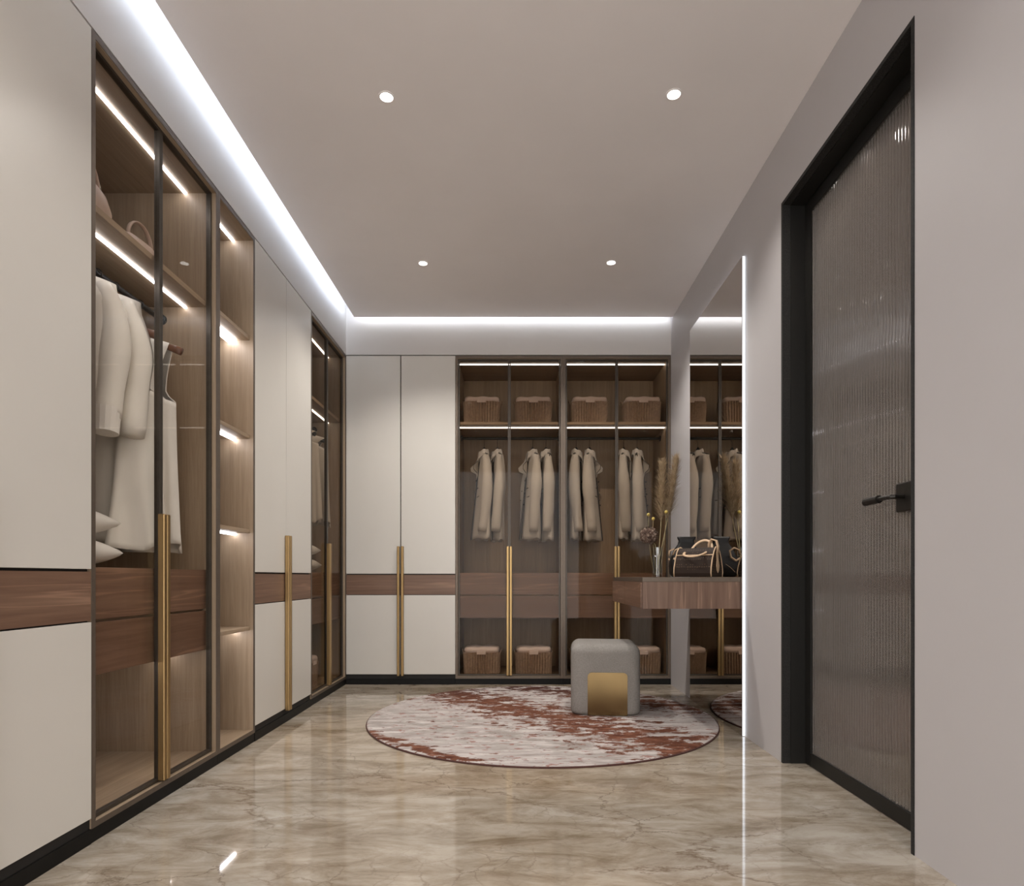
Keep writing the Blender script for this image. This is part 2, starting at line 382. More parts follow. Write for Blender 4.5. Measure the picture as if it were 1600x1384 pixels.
def flute_pane():
    m = MB(); y0, y1, z0, z1 = leaf_y0 + .052, leaf_y1 - .052, .06, leaf_z1 - .052
    n = int(round((y1 - y0) / .018)); per = 10; N = n * per
    a = []
    for i in range(N + 1):
        ph = (i / per) % 1.0
        a.append((.108 - .009 * math.sin(math.pi * ph) ** .8 if 0 < ph < 1 else .108, y0 + (y1 - y0) * i / N))
    vs = []; 
    for x, y in a: vs += [(x, y, z0), (x, y, z1), (.114, y, z0), (.114, y, z1)]
    fs = []
    for i in range(N):
        k = 4 * i; q = k + 4
        fs += [(k, q, q + 1, k + 1), (k + 2, k + 3, q + 3, q + 2), (k, k + 2, q + 2, q), (k + 1, q + 1, q + 3, k + 3)]
    fs += [(0, 1, 3, 2), (4 * N, 4 * N + 2, 4 * N + 3, 4 * N + 1)]
    return m.add(vs, fs)
obj('fluted_pane', flute_pane(), 'flute', leaf)
hz = 1.080; hy = .188
hm = MB().box(.083, .094, hy - .045, hy + .045, hz - .048, hz + .048)
ho = obj('lever_handle', hm, 'handle', leaf, bevel=.012, seg=3)
lm = MB().tube([(.094, hy, hz), (.052, hy, hz), (.044, hy + .004, hz), (.041, hy + .014, hz), (.041, hy + .07, hz)], .0075, 10)
lm.tube([(.041, hy + .066, hz), (.041, hy + .148, hz - .001)], .0135, 12)
obj('lever_handle', lm, 'handle', leaf, smooth=False)

# ------------------------------------------------------------ wardrobes. local frame: x along the run, y into the cabinet, z up
DEP = .56
def place(side, s0):
    return ((XL, s0, 0), R(90)) if side == 'L' else ((s0, YB, 0), 0)
def to_world(side, s0, x, y, z):
    return (XL - y, s0 + x, z) if side == 'L' else (s0 + x, YB + y, z)
HZ0, HZ1 = .068, 1.053
def handle(parent, x0, front):
    m = MB().box(x0, x0 + .0195, front - .026, front - .021, HZ0, HZ1)
    m.box(x0, x0 + .005, front - .021, front, HZ0, HZ1); m.box(x0 + .0145, x0 + .0195, front - .021, front, HZ0, HZ1)
    return obj('handle', bx(x0, x0 + .0195, front - .025, front, HZ0, HZ1), 'gold', parent, bevel=.003, seg=2)
def white_unit(side, s0, wd, label):
    loc, rz = place(side, s0); t = thing('wardrobe', label, 'wardrobe', loc, rz)
    c = MB().box(.001, .018, .026, DEP, .045, ZT); c.box(wd - .018, wd - .001, .026, DEP, .045, ZT)
    c.box(.018, wd - .018, .026, DEP, ZT - .018, ZT); c.box(.018, wd - .018, .03, DEP, .045, .063); c.box(.018, wd - .018, DEP - .008, DEP, .063, ZT - .018)
    obj('carcass', c, 'groove', t)
    obj('plinth', bx(0.0005, wd - .0005, .001, .02, 0, .045), 'black', t); obj('recess_shade_strip', bx(.0005, wd - .0005, .0065, .0255, .0452, .077), 'groove', t)  # second box is a black filler painting the shade of the finger gap
    for k in (0, 1):
        mg = .0034 if side == 'B' else .0018; x0 = k * wd / 2 + (.0012 if k == 0 else mg); x1 = (k + 1) * wd / 2 - (mg if k == 0 else .0012)
        d = obj('door', bx(x0 + .002, x1 - .002, .012, .022, .080, ZT - .003), 'groove', t)
        obj('upper_panel', bx(x0, x1, 0, .012, .844, ZT - .001), 'lacquer', d, bevel=.0012)
        obj('lower_panel', bx(x0, x1, 0, .012, .078, .681), 'lacquer', d, bevel=.0012)
        obj('walnut_band', bx(x0, x1, .002, .0121, .686, .836), 'walnut_x', d)
        handle(d, x1 - .0215 if k == 0 else x0 + .002, 0)
    return t
TR, GY = .018, .018                     # outer frame thickness, inset of the glass doors
SHELF = (1.990, 2.012); RAILY = {'L': .235, 'B': .275}
def shell(t, wd, z0, dep=DEP, mats=('carcass', 'carcass_x')):
    sp = [obj('side_panel', bx(x0, x0 + .017, .002, dep, z0, ZT - .019), 'carcass', t) for x0 in (.0012, wd - .0182)]
    obj('back_panel', bx(.0185, wd - .0185, dep - .008, dep, z0 + .02, ZT - .02), 'carcass', t)
    obj('top_panel', bx(.0185, wd - .0185, .002, dep, ZT - .021, ZT - .019), 'carcass_x', t)
    obj('bottom_panel', bx(.0185, wd - .0185, .002, dep, z0, z0 + .018), 'carcass_x', t)
    f = MB().box(.0005, TR, 0, .0018, z0, ZT - .0005); f.box(wd - TR, wd - .0005, 0, .0018, z0, ZT - .0005)
    f.box(TR, wd - TR, 0, .0018, ZT - .019, ZT - .0005); f.box(TR, wd - TR, 0, .0018, z0, z0 + .018)
    f.box(.0005, wd - .0005, .0018, .5, ZT - .0188, ZT - .0005)
    obj('outer_frame', f, 'bronze', t)
def strip(t, wd, z, m, y=.132, x0=.02, x1=None):
    x1 = x1 or wd - .02
    return obj('light_strip', bx(x0, x1, y - .0055, y + .0055, z - .004, z + .001), m, t)
def glass_unit(side, s0, wd, label, sm):
    loc, rz = place(side, s0); t = thing('wardrobe', label, 'wardrobe', loc, rz); z0 = .045
    shell(t, wd, z0)
    obj('plinth', bx(.0005, wd - .0005, .003, .02, 0, .0448), 'black', t)
    obj('shelf', bx(.019, wd - .019, .042, DEP - .009, *SHELF), 'carcass_x', t, bevel=.001)
    strip(t, wd, ZT - .022, sm); strip(t, wd, SHELF[0] - .001, sm); 
    if sm == 'strip_l':
        strip(t, wd, .503, sm, .20)
    ry = RAILY[side]; rl = MB().tube([(.019, ry, 1.935), (wd - .019, ry, 1.935)], .011, 12)
    r = obj('hanging_rail', rl, 'rail', t, smooth=False)
    obj('rail_flange', MB().tube([(.0185, ry, 1.935), (.026, ry, 1.935)], .022, 14), 'rail', r)
    obj('rail_flange', MB().tube([(wd - .026, ry, 1.935), (wd - .0185, ry, 1.935)], .022, 14), 'rail', r)
    obj('drawer_box', bx(.019, wd - .019, .062, DEP - .009, .508, .846), 'carcass_x', t)
    for a, b in ((.683, .851), (.505, .674)):
        obj('drawer', bx(.0195, wd - .0195, .044, .062, a, b), 'walnut_x', t, bevel=.0015)
    for k in (0, 1):
        x0 = TR + .003 if k == 0 else wd / 2 + .001; x1 = wd / 2 - .001 if k == 0 else wd - TR - .003
        a, b = z0 + .021, ZT - .022; q = .010
        f = MB().box(x0, x0 + q, GY, GY + .020, a, b); f.box(x1 - q, x1, GY, GY + .020, a, b)
        f.box(x0 + q, x1 - q, GY, GY + .020, a, a + q); f.box(x0 + q, x1 - q, GY, GY + .020, b - q, b)
        d = obj('door', f, 'dframe', t)
        obj('glass_pane', bx(x0 + q, x1 - q, GY + .008, GY + .012, a + q, b - q), 'pane_l' if sm == 'strip_l' else 'pane', d)
        handle(d, x1 - .0205 if k == 0 else x0 + .001, GY + .001)
    return t
def open_unit(side, s0, wd, label):
    loc, rz = place(side, s0); t = thing('shelving_unit', label, 'shelf unit', loc, rz); z0 = .045
    shell(t, wd, z0)
    obj('plinth', bx(.0005, wd - .0005, .003, .02, 0, .0448), 'black', t)
    strip(t, wd, ZT - .022, 'strip_l', .10)
    for i, z in enumerate((2.0, 1.512, 1.045, .565)):
        sh = obj('shelf', bx(.019, wd - .019, .018, DEP - .009, z - .009, z + .009), 'carcass_x', t, bevel=.001)
        obj('light_strip', bx(.02, wd - .02, .085, .097, z - .019, z - .0095), 'strip_l', sh)
        if i == 0: obj('light_strip', bx(.02, wd - .02, .115, .127, z - .019, z - .0095), 'strip_l', sh)
    return t
L0, L1, L2, L3, L4 = 1.937, 2.755, 3.141, 3.992, YB
B1, B2 = -.4756, .346
white_unit('L', 1.085, L0 - 1.085, 'tall cream two-door wardrobe with walnut band cut off by the photo edge')
white_unit('L', .235, .85, 'tall cream two-door wardrobe beside the camera outside the photo frame')
glass_unit('L', L0, L1 - L0, 'large bronze glass wardrobe with cream coats and dresses and lit shelf', 'strip_l')
open_unit('L', L1, L2 - L1, 'narrow open oak shelving unit without doors between glass and cream wardrobes')
white_unit('L', L2, L3 - L2, 'cream two-door wardrobe right after the open shelves')
glass_unit('L', L3, L4 - L3, 'bronze glass wardrobe in the corner holding knitwear and cushions', 'strip_b')
white_unit('B', XL, B1 - XL, 'cream two-door wardrobe on the far wall with paired brass handles')
glass_unit('B', B1, B2 - B1, 'far wall glass wardrobe next to the cream doors', 'strip_b')
glass_unit('B', B2, XR - B2, 'far wall glass wardrobe behind the pouf, against the right wall', 'strip_b')

# ------------------------------------------------------------ downlights
def downlight(x, y, label, group):
    t = thing('downlight', label, 'ceiling light', (x, y, ZC), 0, group)
    obj('trim_ring', MB().lathe([(.0262, -.0005), (.032, -.0005), (.032, -.003), (.0262, -.003), (.0262, -.0005)], 28, cap=False), 'ceiling', t, smooth=False)
    obj('lens', MB().lathe([(0, -.0022), (.026, -.0022), (.026, -.0006)], 28), 'lens', t)
    ld = bpy.data.lights.new('downlight_beam', 'SPOT'); ld.energy = DOWNLIGHT_W[y]; ld.color = (1, .955, .90)
    ld.spot_size = R(126); ld.spot_blend = .6; ld.shadow_soft_size = .03
    lo = bpy.data.objects.new('downlight_beam', ld); C.objects.link(lo); lo.parent = t; lo.location = (0, 0, -.012)
for (x, y), lab in zip(DOWNLIGHTS, ('near round downlight on the side of the cove light', 'near round downlight towards the fluted door',
                                    'far round downlight on the side of the cove light', 'far round downlight towards the mirror',
                                    'round downlight overhead by the cream wardrobe, outside the photo', 'round downlight overhead by the right wall, outside the photo')):
    downlight(x, y, lab, 'round recessed downlights')

# ------------------------------------------------------------ mirror, vanity
MY0, MY1, MX = 3.241, 4.22, 1.1526
mir = thing('wall_mirror', 'tall frameless mirror with glowing edge beside the black door', 'mirror', (XR, MY0, 0))
L = MY1 - MY0; z1 = 2.468
obj('mirror_glass', bx(MX - XR, MX - XR + .003, 0, L, .003, z1), 'mirror', mir)
obj('backing', bx(-.0118, -.001, .004, L - .004, .006, z1 - .003), 'ceiling', mir)
obj('light_edge', bx(-.0123, -.001, .0003, .0038, .003, z1), 'mirror_led', mir)
obj('light_edge', bx(-.0118, -.001, .0038, L, z1 - .003, z1), 'mirror_led', mir)
VX0, VY0, VY1, VT = .645, 3.262, 4.26, .8185
van = thing('vanity_shelf', 'floating walnut vanity drawer unit under bags and vase, in front of mirror', 'vanity', (VX0, VY0, 0))
vw, vl = MX - VX0 - .001, VY1 - VY0
obj('top_slab', bx(0, vw, 0, vl, VT - .0235, VT), 'bronze', van, bevel=.001)
obj('body', bx(.004, vw, .018, vl - .003, .657, VT - .0236), 'walnut_x', van)
obj('end_panel', bx(.002, vw, .002, .0179, .655, VT - .0236), 'walnut_z', van)
for k in (0, 1):
    obj('drawer', bx(-.006, .0039, .020 + k * (vl - .02) / 2, (vl - .02) / 2 + .016 + k * (vl - .02) / 2, .658, VT - .026), wood('walnut_depthwise', (.100, .050, .030), (.165, .090, .058), (.25, .15, .10), 'y'), van, bevel=.001)

# ------------------------------------------------------------ rug, pouf
RC = (.136, 3.692)
rug = thing('round_rug', 'round distressed rug in pale pink and rust on the marble floor', 'rug', (*RC, 0))
obj('pile', MB().lathe([(.992, .001), (.992, .0085), (.986, .011), (0, .011)], 128), 'rug', rug, smooth=False)
obj('binding', MB().lathe([(.9922, .0005), (.997, .0005), (.998, .004), (.996, .007), (.9922, .0075)], 128, cap=False), 'rug_edge', rug)
PX, PY, PW, PH, PD = .530, 3.870, .405, .415, .40
pf = thing('pouf', 'square grey fabric pouf with brass front plate standing on the rug', 'pouf', (PX, PY, .0112), R(-5))
pm = MB()
def rounded_block(m, hx, hy, h, r, rb, n=6):
    prof = []
    for i in range(n + 1): a = math.pi / 2 * i / n; prof.append((rb * (1 - math.sin(a)), rb * (1 - math.cos(a))))      # inset, z at the bottom
    for i in range(n + 1): a = math.pi / 2 * i / n; prof.append((r * (1 - math.cos(a)), h - r + r * math.sin(a)))
    rc = .055; rings = []
    for ins, z in prof:
        ring = []
        for cx, cy, a0 in ((1, 1, 0), (-1, 1, 90), (-1, -1, 180), (1, -1, 270)):
            for k in range(7):
                a = R(a0 + 15 * k); rr = max(rc - ins, .004)
                ring.append((cx * (hx - ins - rr) + rr * math.cos(a), cy * (hy - ins - rr) + rr * math.sin(a), z))
        rings.append(ring)
    N = len(rings[0]); vs = [v for r_ in rings for v in r_]; fs = []
    for i in range(len(rings) - 1):
        for j in range(N): fs.append((i * N + j, i * N + (j + 1) % N, (i + 1) * N + (j + 1) % N, (i + 1) * N + j))
    fs += [tuple(range(N - 1, -1, -1)), tuple((len(rings) - 1) * N + j for j in range(N))]
    return m.add(vs, fs)
obj('upholstery', rounded_block(pm, PW / 2, PD / 2, PH, .055, .03), 'pouf', pf, smooth=True)
sm_ = MB().tube([(-.02, -PD / 2 - .0005, .30), (-.02, -PD / 2 + .0008, PH - .052), (-.02, -PD / 2 + .017, PH - .0145), (-.02, -PD / 2 + .055, PH + .0006), (-.02, 0, PH + .0006), (-.02, PD / 2 - .06, PH + .0006)], .0018, 6)
obj('seam', sm_, 'pouf', pf)
def arch_plate(x0, x1, z0, z1, y0, y1, r):
    pts = [(x0, z0), (x1, z0)] + [(x1 - r + r * math.cos(R(a)), z1 - r + r * math.sin(R(a))) for a in range(0, 91, 10)] + [(x0 + r + r * math.cos(R(a)), z1 - r + r * math.sin(R(a))) for a in range(90, 181, 10)]
    n = len(pts); m = MB()
    return m.add([(x, y0, z) for x, z in pts] + [(x, y1, z) for x, z in pts], [tuple(range(n)), tuple(range(2 * n - 1, n - 1, -1))] + [(i, n + i, n + (i + 1) % n, (i + 1) % n) for i in range(n)])
obj('brass_plate', arch_plate(-.105, .125, .002, .252, -PD / 2 - .004, -PD / 2 + .01, .025), 'brass', pf)

# ------------------------------------------------------------ hangers and clothes. origin = rail axis, shoulders along x, front towards -y
def hanger(name, label, loc, rz, woodm, half=.19, group=None, dz=0):
    t = thing(name, label, 'hanger', loc, rz, group)
    hk = [(.004 + .019 * math.cos(a), 0, .019 * math.sin(a) - .0172) for a in [R(q) for q in range(200, -91, -20)]]
    hk = [(p[0] - .004, 0, p[2]) for p in hk] + [(0, 0, -.042), (0, 0, -.085 - dz)]
    obj('hook', MB().tube(hk, .0018, 6), 'rail', t)
    arm = [(x, 0, -.092 - dz - .28 * abs(x) ** 1.15 * 1.6) for x in [half * k / 6 for k in range(-6, 7)]]
    obj('arms', MB().tube(arm, [.009 + .007 * abs(k) / 6 for k in range(-6, 7)], 10, flat=.62), 'hwood' if woodm else 'rail', t, smooth=True)
    if not woodm: obj('collar_block', MB().lathe([(.013, -.102 - dz), (.017, -.092 - dz), (.015, -.065 - dz), (.007, -.050 - dz)], 12), 'rail', t)
    return t
def sh_z(x, zt, slope): return zt - slope * abs(x) ** 1.25
def jacket(label, loc, rz, m='jacket', ln=.70, half=.175, sl=.56, dep=.05, trim=True, flare=.0, zt=-.090, cat='jacket', name='jacket', group=None, ph=0.0, cuff=False):
    t = thing(name, label, cat, loc, rz, group); DZ_ = zt + .09
    gap = .10; SF = 1.02 if trim else 1.12
    def body(u, v):
        a = -math.pi / 2 + gap * (.35 + .65 * v) + u * (2 * math.pi - 2 * gap * (.35 + .65 * v))
        s = min(1, v / .16); s = s * s * (3 - 2 * s)
        hw = half * (.97 + .03 * s) + .012 * v + .008 * math.sin(3 * v + ph)
        hd = .022 + (dep - .022) * s + .012 * v
        fold = 1 + .06 * v * math.sin(7 * a + ph) + .03 * v * math.sin(13 * a + 2 * ph)
        x = hw * math.copysign(abs(math.cos(a)) ** .75, math.cos(a)); y = hd * math.sin(a) * fold
        y -= flare * v * max(0, -math.sin(a)) ** 2
        z = sh_z(x, zt, .42) + (zt - ln - sh_z(x, zt, .42)) * v + .006 * math.sin(5 * a + ph) * v
        return (x, y, z)
    b = obj('body', MB().grid(body, 72, 26), m, t, smooth=True, solid=.004)
    for sx in (-1, 1):
        P = []; rr = []
        for k in range(15):
            q = k / 14
            P.append((sx * (half - .040 + .050 * math.sin(min(1, q * 2.2) * math.pi / 2) - .02 * q), -.006 - .028 * q * q + .006 * math.sin(4 * q + ph), sh_z(half - .03, zt, .42) - .012 - (sl) * q))
            rr.append(.024 + .022 * math.sin(min(1, q * 2.2) * math.pi / 2) - .010 * q * q + (.003 if not trim else 0) + .002 * math.sin(14 * q + ph))
        s_ = obj('sleeve', MB().tube(P, rr, 18, flat=SF, up=(1, 0, 0)), m, t, smooth=True)
        if trim: obj('cuff_line', MB().tube([(P[12][0] + (rr[12] + .0006) * math.cos(a) , P[12][1] + (rr[12] + .0006) * SF * math.sin(a), P[12][2]) for a in [R(q) for q in range(0, 361, 20)]], .0012, 5, cap=False), m, s_)
        if cuff: obj('shirt_cuff', MB().tube([(P[-1][0], P[-1][1], P[-1][2] + .03), (P[-1][0], P[-1][1] - .01, P[-1][2] - .055)], [.042, .039], 16, flat=1.1, up=(1, 0, 0)), 'linen2', s_)
    def collar(u, v):
        a = -math.pi / 2 + .30 + u * (2 * math.pi - .60)
        r = 1 + .22 * v
        return (.062 * r * math.cos(a), .040 * r * math.sin(a) - .006, zt + .020 - .042 * v - (.018 * max(0, -math.sin(a))) * (1 + v) - .004 * math.sin(6 * a))
    obj('collar', MB().grid(collar, 30, 5), m, t, smooth=True, solid=.004)
    if trim:
        for uu, sd in ((0, 1), (1, -1)):
            edge = [body(uu, v / 20) for v in range(2, 21)]
            edge = [(e[0], e[1] - .003, e[2]) for e in edge]
            obj('piping', MB().tube(edge, .0028, 6), 'pipe', t)
            lap = [(sd * x, y, z) for x, y, z in ((.012, -.050, -.30 + DZ_), (.03, -.062, -.26 + DZ_), (.070, -.065 - flare * .5, -.235 + DZ_), (.080, -.068 - flare * .5, -.205 + DZ_), (.055, -.060, -.165 + DZ_), (.045, -.042, -.12 + DZ_))]
            lm_ = MB().add(lap + [(sd * .015, -.05, -.15 + DZ_)], [(0, 1, 6), (1, 2, 6), (2, 3, 6), (3, 4, 6), (4, 5, 6)])
            lo = obj('lapel', lm_, m, t, solid=.004)
            obj('lapel_edge', MB().tube([lap[1], lap[2], lap[3], lap[4]], .0022, 5), 'pipe', lo)
            for px in (.06, .10):
                obj('pocket_edge', MB().tube([(sd * px, -dep - .012 - flare * .5, -.43 if px == .06 else -.50), (sd * (px + .045), -dep - .006 - flare * .5, -.428 if px == .06 else -.497)], .0032, 6), 'pipe', t)
        for z in (-.36, -.46, -.55):
            obj('button', MB().tube([(.03, -dep - .008 - flare * -z / .8, z), (.03, -dep - .016 - flare * -z / .8, z)], .006, 10), 'pipe', t)
    return t
def dress(label, loc, rz, m='linen', ln=.98, half=.165, waist=.15, flare=.24, dflare=.12, ph=0.0, group=None, name='dress', cat='dress', arm=.24, zt=-.086):
    t = thing(name, label, cat, loc, rz, group)
    va = arm / ln
    def body(u, v):
        a = 2 * math.pi * u
        c, s = math.cos(a), math.sin(a)
        if v < va:
            q = v / va; hw = half - (half - .105) * math.sin(q * math.pi * .55) ** 1.2 + (.03 * max(0, (q - .85) / .15)); hd = .016 + .045 * q ** .7
        else:
            q = (v - va) / (1 - va); hw = waist + (flare - waist) * q ** 1.1; hd = .061 + (dflare - .061) * q
        q2 = max(0, (v - va) / (1 - va))
        fold = 1 + .42 * q2 * math.sin(6 * a + ph + .8 * v) + .20 * q2 * math.sin(11 * a + 1.7 * ph)
        x = hw * math.copysign(abs(c) ** .85, c) * (1 + .05 * q2 * math.sin(7 * a + ph)); y = hd * math.copysign(abs(s) ** .8, s) * fold
        zz = sh_z(x, zt, .40)
        z = zz + (zt - ln - zz) * v + .018 * q2 * math.sin(3 * a + ph)
        return (x, y, z)
    def skip(u, v):
        c = math.cos(2 * math.pi * u)
        if v < va * .97 and abs(c) > .90: return True
        if v < .05 and abs(c) < .34: return True
        return False
    obj('body', MB().grid(body, 84, 40, True, skip), m, t, smooth=True, solid=.003)
    for sgn in (-1, 1):
        e = [body(math.acos(.93) / (2 * math.pi) if sgn > 0 else .5 - math.acos(.93) / (2 * math.pi), v * va / 12) for v in range(13)]
        obj('armhole_edge', MB().tube(e, .0025, 6), m, t)
    return t
RZ_ = 1.935 + .0125
# left glass wardrobe: two coats and two dresses
side_rz = R(90)
rl = lambda s0, x: to_world('L', s0, x, RAILY['L'], RZ_)
def hang(make, hlabel, loc, rz, wood_h, hhalf=.18, hgroup=None, dz=0, **k):
    hanger('clothes_hanger', hlabel, loc, rz, wood_h, hhalf, hgroup, dz)
    return make(loc=loc, rz=rz, **k)
hang(jacket, 'wooden hanger under the first cream coat of the left wardrobe', rl(L0, .245), R(8), True, .12, label='cream coat nearest the camera, half cut off by the wardrobe side', m='linen', ln=.50, sl=.47, half=.142, dep=.058, trim=False, cat='coat', name='coat', ph=.4, cuff=True, zt=-.072)
hang(jacket, 'wooden hanger under the second cream coat of the left wardrobe', rl(L0, .372), R(10), True, .12, label='cream coat with raised collar hanging before the two sleeveless dresses', m='linen', ln=.52, sl=.50, half=.145, dep=.058, trim=False, cat='coat', name='coat', ph=1.9, zt=-.075)
hang(dress, 'wooden hanger showing at the armhole of the nearer cream dress', rl(L0, .478), R(-8), True, .185, dz=.06, label='long sleeveless cream dress with wide skirt beside the second coat', ph=.3, ln=.862, flare=.185, dflare=.115, half=.150, zt=-.15)
hang(dress, 'wooden hanger showing at the armhole of the farther cream dress', rl(L0, .632), R(-6), True, .185, dz=.06, label='long sleeveless cream dress hanging last, behind the brass handle', ph=2.2, ln=.862, flare=.175, dflare=.070, m='linen2', half=.150, zt=-.15)
# corner wardrobe: two knit tops
for i, (x, lab, hl_) in enumerate(((.38, 'oatmeal knit top hanging nearer in the corner wardrobe', 'black hanger under the nearer oatmeal knit top'), (.60, 'oatmeal knit top hanging deeper in the corner wardrobe', 'black hanger under the farther oatmeal knit top'))):
    hang(dress, hl_, rl(L3, x), R(-8), False, .15, label=lab, m='knit', ln=.66, half=.165, waist=.165, flare=.185, dflare=.075, ph=1 + i * 2, name='knit_top', cat='top', arm=.08)
# far wall: eight jackets
jg = 'pale jackets in the far glass wardrobes'
ordn = ('first', 'second', 'third', 'fourth')
for unit, s0, xs, yaw in (('next to the cream doors', B1, (.205, .312, .595, .702), -77), ('behind the pouf', B2, (.125, .232, .508, .615), 77)):
    for i, x in enumerate(xs):
        p = to_world('B', s0, x, RAILY['B'], RZ_)
        hang(jacket, f'{ordn[i]} black hanger from the left in the glass wardrobe {unit}', p, R(yaw + random.uniform(-2, 2)), False, .15, 'black hangers in the far glass wardrobes', dz=.035,
             label=f'{ordn[i]} pale grey jacket from the left in the glass wardrobe {unit}', group=jg, ph=i * 1.3, ln=.70 + .01 * (i % 2), half=.160, dep=.030, sl=.60, zt=-.128, flare=.06 if (i % 2 == 0) == (yaw < 0) else .0)

# ------------------------------------------------------------ baskets
def rr_ring(hx, hy, n, e=5.0):
    out = []
    for i in range(n):
        a = 2 * math.pi * i / n; c, s = math.cos(a), math.sin(a)
        k = (abs(c) ** e + abs(s) ** e) ** (-1 / e); out.append((hx * k * c, hy * k * s))
    # equal arc spacing
    P = [Vector(p) for p in out] + [Vector(out[0])]
    d = [0]
    for i in range(n): d.append(d[-1] + (P[i + 1] - P[i]).length)
    res = []; j = 0
    for i in range(n):
        q = d[-1] * i / n
        while d[j + 1] < q: j += 1
        f = (q - d[j]) / max(1e-9, d[j + 1] - d[j]); res.append(P[j].lerp(P[j + 1], f))
    return res
def make_basket(label, loc, rz, group, tall=.168):
    t = thing('wicker_basket', label, 'basket', loc, rz, group)
    n = 44 * 4; base = rr_ring(.142, .115, n); vs = []; rows = 9
    for r in range(rows + 1):
        q = r / rows; k = .95 + .05 * q
        for i, p in enumerate(base):
            ln_ = p.length; rib = .0065 * math.cos(2 * math.pi * i / 4.0) + .0012 * math.cos(math.pi * r + math.pi * (i // 4))
            f = k * (ln_ + rib) / ln_; vs.append((p.x * f, p.y * f, .001 + tall * q))
    fs = [(r * n + i, r * n + (i + 1) % n, (r + 1) * n + (i + 1) % n, (r + 1) * n + i) for r in range(rows) for i in range(n)]
    fs += [tuple(range(n - 1, -1, -1)), tuple(rows * n + i for i in range(n))]
    b = obj('body', MB().add(vs, fs), 'wicker', t, smooth=False)
    lr = rr_ring(.136, .108, 48, 9.0); l2 = []
    for kx, z in ((1, tall + .0015), (1.0, tall + .022), (.97, tall + .033), (.88, tall + .039), (.5, tall + .042)):
        for i, p in enumerate(lr): l2.append((p.x * kx, p.y * kx, z + (.003 * math.sin(i * .9) if z > tall + .03 else 0)))
    m = 48; f2 = [(r * m + i, r * m + (i + 1) % m, (r + 1) * m + (i + 1) % m, (r + 1) * m + i) for r in range(4) for i in range(m)]
    f2 += [tuple(range(m - 1, -1, -1)), tuple(4 * m + i for i in range(m))]
    lid = obj('cloth_lid', MB().add(l2, f2), 'liner', t, smooth=True)
    obj('tie_flap', bx(-.035, .035, -.1235, -.1165, tall - .012, tall + .016), 'liner', lid, bevel=.003)
    for s in (-1, 1):
        obj('handle', MB().tube([(s * .146, -.03, tall - .02), (s * .152, -.03, tall + .012), (s * .156, -.02, tall + .022), (s * .156, .02, tall + .022), (s * .152, .03, tall + .012), (s * .146, .03, tall - .02)], .004, 8), 'wicker', t, smooth=True)
    return t
YBK = YB + .19; ZLOW = .0632
bk = None
names = (('next to the cream doors', B1, 'first', .195), ('next to the cream doors', B1, 'second', .600), ('behind the pouf', B2, 'first', .215), ('behind the pouf', B2, 'second', .630))
for level, z, where in (('up', SHELF[1] + .0005, 'on top shelf of glass wardrobe'), ('down', ZLOW, 'at floor of glass wardrobe')):
    for unit, s0, nth, x in names:
        lab = f'{nth} basket from the left {where} {unit}'
        loc = (s0 + x, YBK + (.0 if level == 'up' else -.0), z)
        if bk is None: bk = make_basket(lab, loc, 0, 'lidded wicker baskets in the far wardrobes')
        else: dup(bk, loc, R(random.uniform(-1.5, 1.5)), lab)
dup(bk, to_world('L', L3, .32, .20, ZLOW), R(90), 'wicker basket at the bottom of the corner wardrobe under its drawers')

# ------------------------------------------------------------ cushions
def cushion(label, loc, rz, sx=.22, sy=.15, h=.052, group=None):
    t = MB()
    def top(sg):
        def f(u, v):
            a, b = 2 * u - 1, 2 * v - 1
            k = (1 - abs(a) ** 2.2) * (1 - abs(b) ** 2.2)
            pin = 1 - .10 * (1 - max(abs(a), abs(b)) ** 4 * 0) * 0
            return (sx * a * (1 - .07 * (1 - b * b)), sy * b * (1 - .07 * (1 - a * a)), sg * h * max(0, k) ** .5 + .003 * math.sin(9 * a + 4 * b) * k)
        return f
    t.grid(top(1), 22, 22); t.grid(top(-1), 22, 22)
    o = obj('cushion', t, 'pillow', None, smooth=True); o.location = loc; o.rotation_euler = (0, 0, rz)
    tag(o, label, 'cushion', group); return o
for s0, x, nm in ((L0, .162, 'left glass wardrobe under the coats'), (L3, .36, 'corner glass wardrobe under the knit tops')):
    for k in (0, 1):
        cushion(f"{('lower', 'upper')[k]} white cushion of the pair in the {nm}", to_world('L', s0, x, .20 + .012 * k, .9035 + .1035 * k), R(90) + R(2 - 4 * k), .13, .125, .050, 'white cushions on the drawers')

# ------------------------------------------------------------ shelf bags
def hobo(label, loc, rz, m, sc=1.0, buckle=True, name='handbag'):
    t = thing(name, label, 'bag', loc, rz)
    rings = []
    for hx, hy, z in ((.10, .035, .001), (.125, .055, .025), (.13, .055, .08), (.115, .04, .13), (.095, .018, .158)):
        rings.append([(p.x * sc, p.y * sc, z * sc) for p in rr_ring(hx, hy, 32, 2.8)])
    n = 32; vs = [v for r in rings for v in r]; fs = [(r * n + i, r * n + (i + 1) % n, (r + 1) * n + (i + 1) % n, (r + 1) * n + i) for r in range(4) for i in range(n)] + [tuple(range(n - 1, -1, -1)), tuple(4 * n + i for i in range(n))]
    obj('body', MB().add(vs, fs), m, t, smooth=True)
    hd = [(sc * .085 * math.cos(R(a)), 0, sc * (.152 + .095 * math.sin(R(a)))) for a in range(0, 181, 15)]
    h = obj('handle', MB().tube(hd, .006 * sc, 8, flat=2.0), m, t, smooth=True)
    if buckle:
        q = [(sc * (.085 + .016 * math.cos(R(a))), -.002, sc * (.165 + .02 * math.sin(R(a)))) for a in range(45, 406, 30)]
        obj('buckle', MB().tube(q, .003 * sc, 6), 'steel', h)
    return t
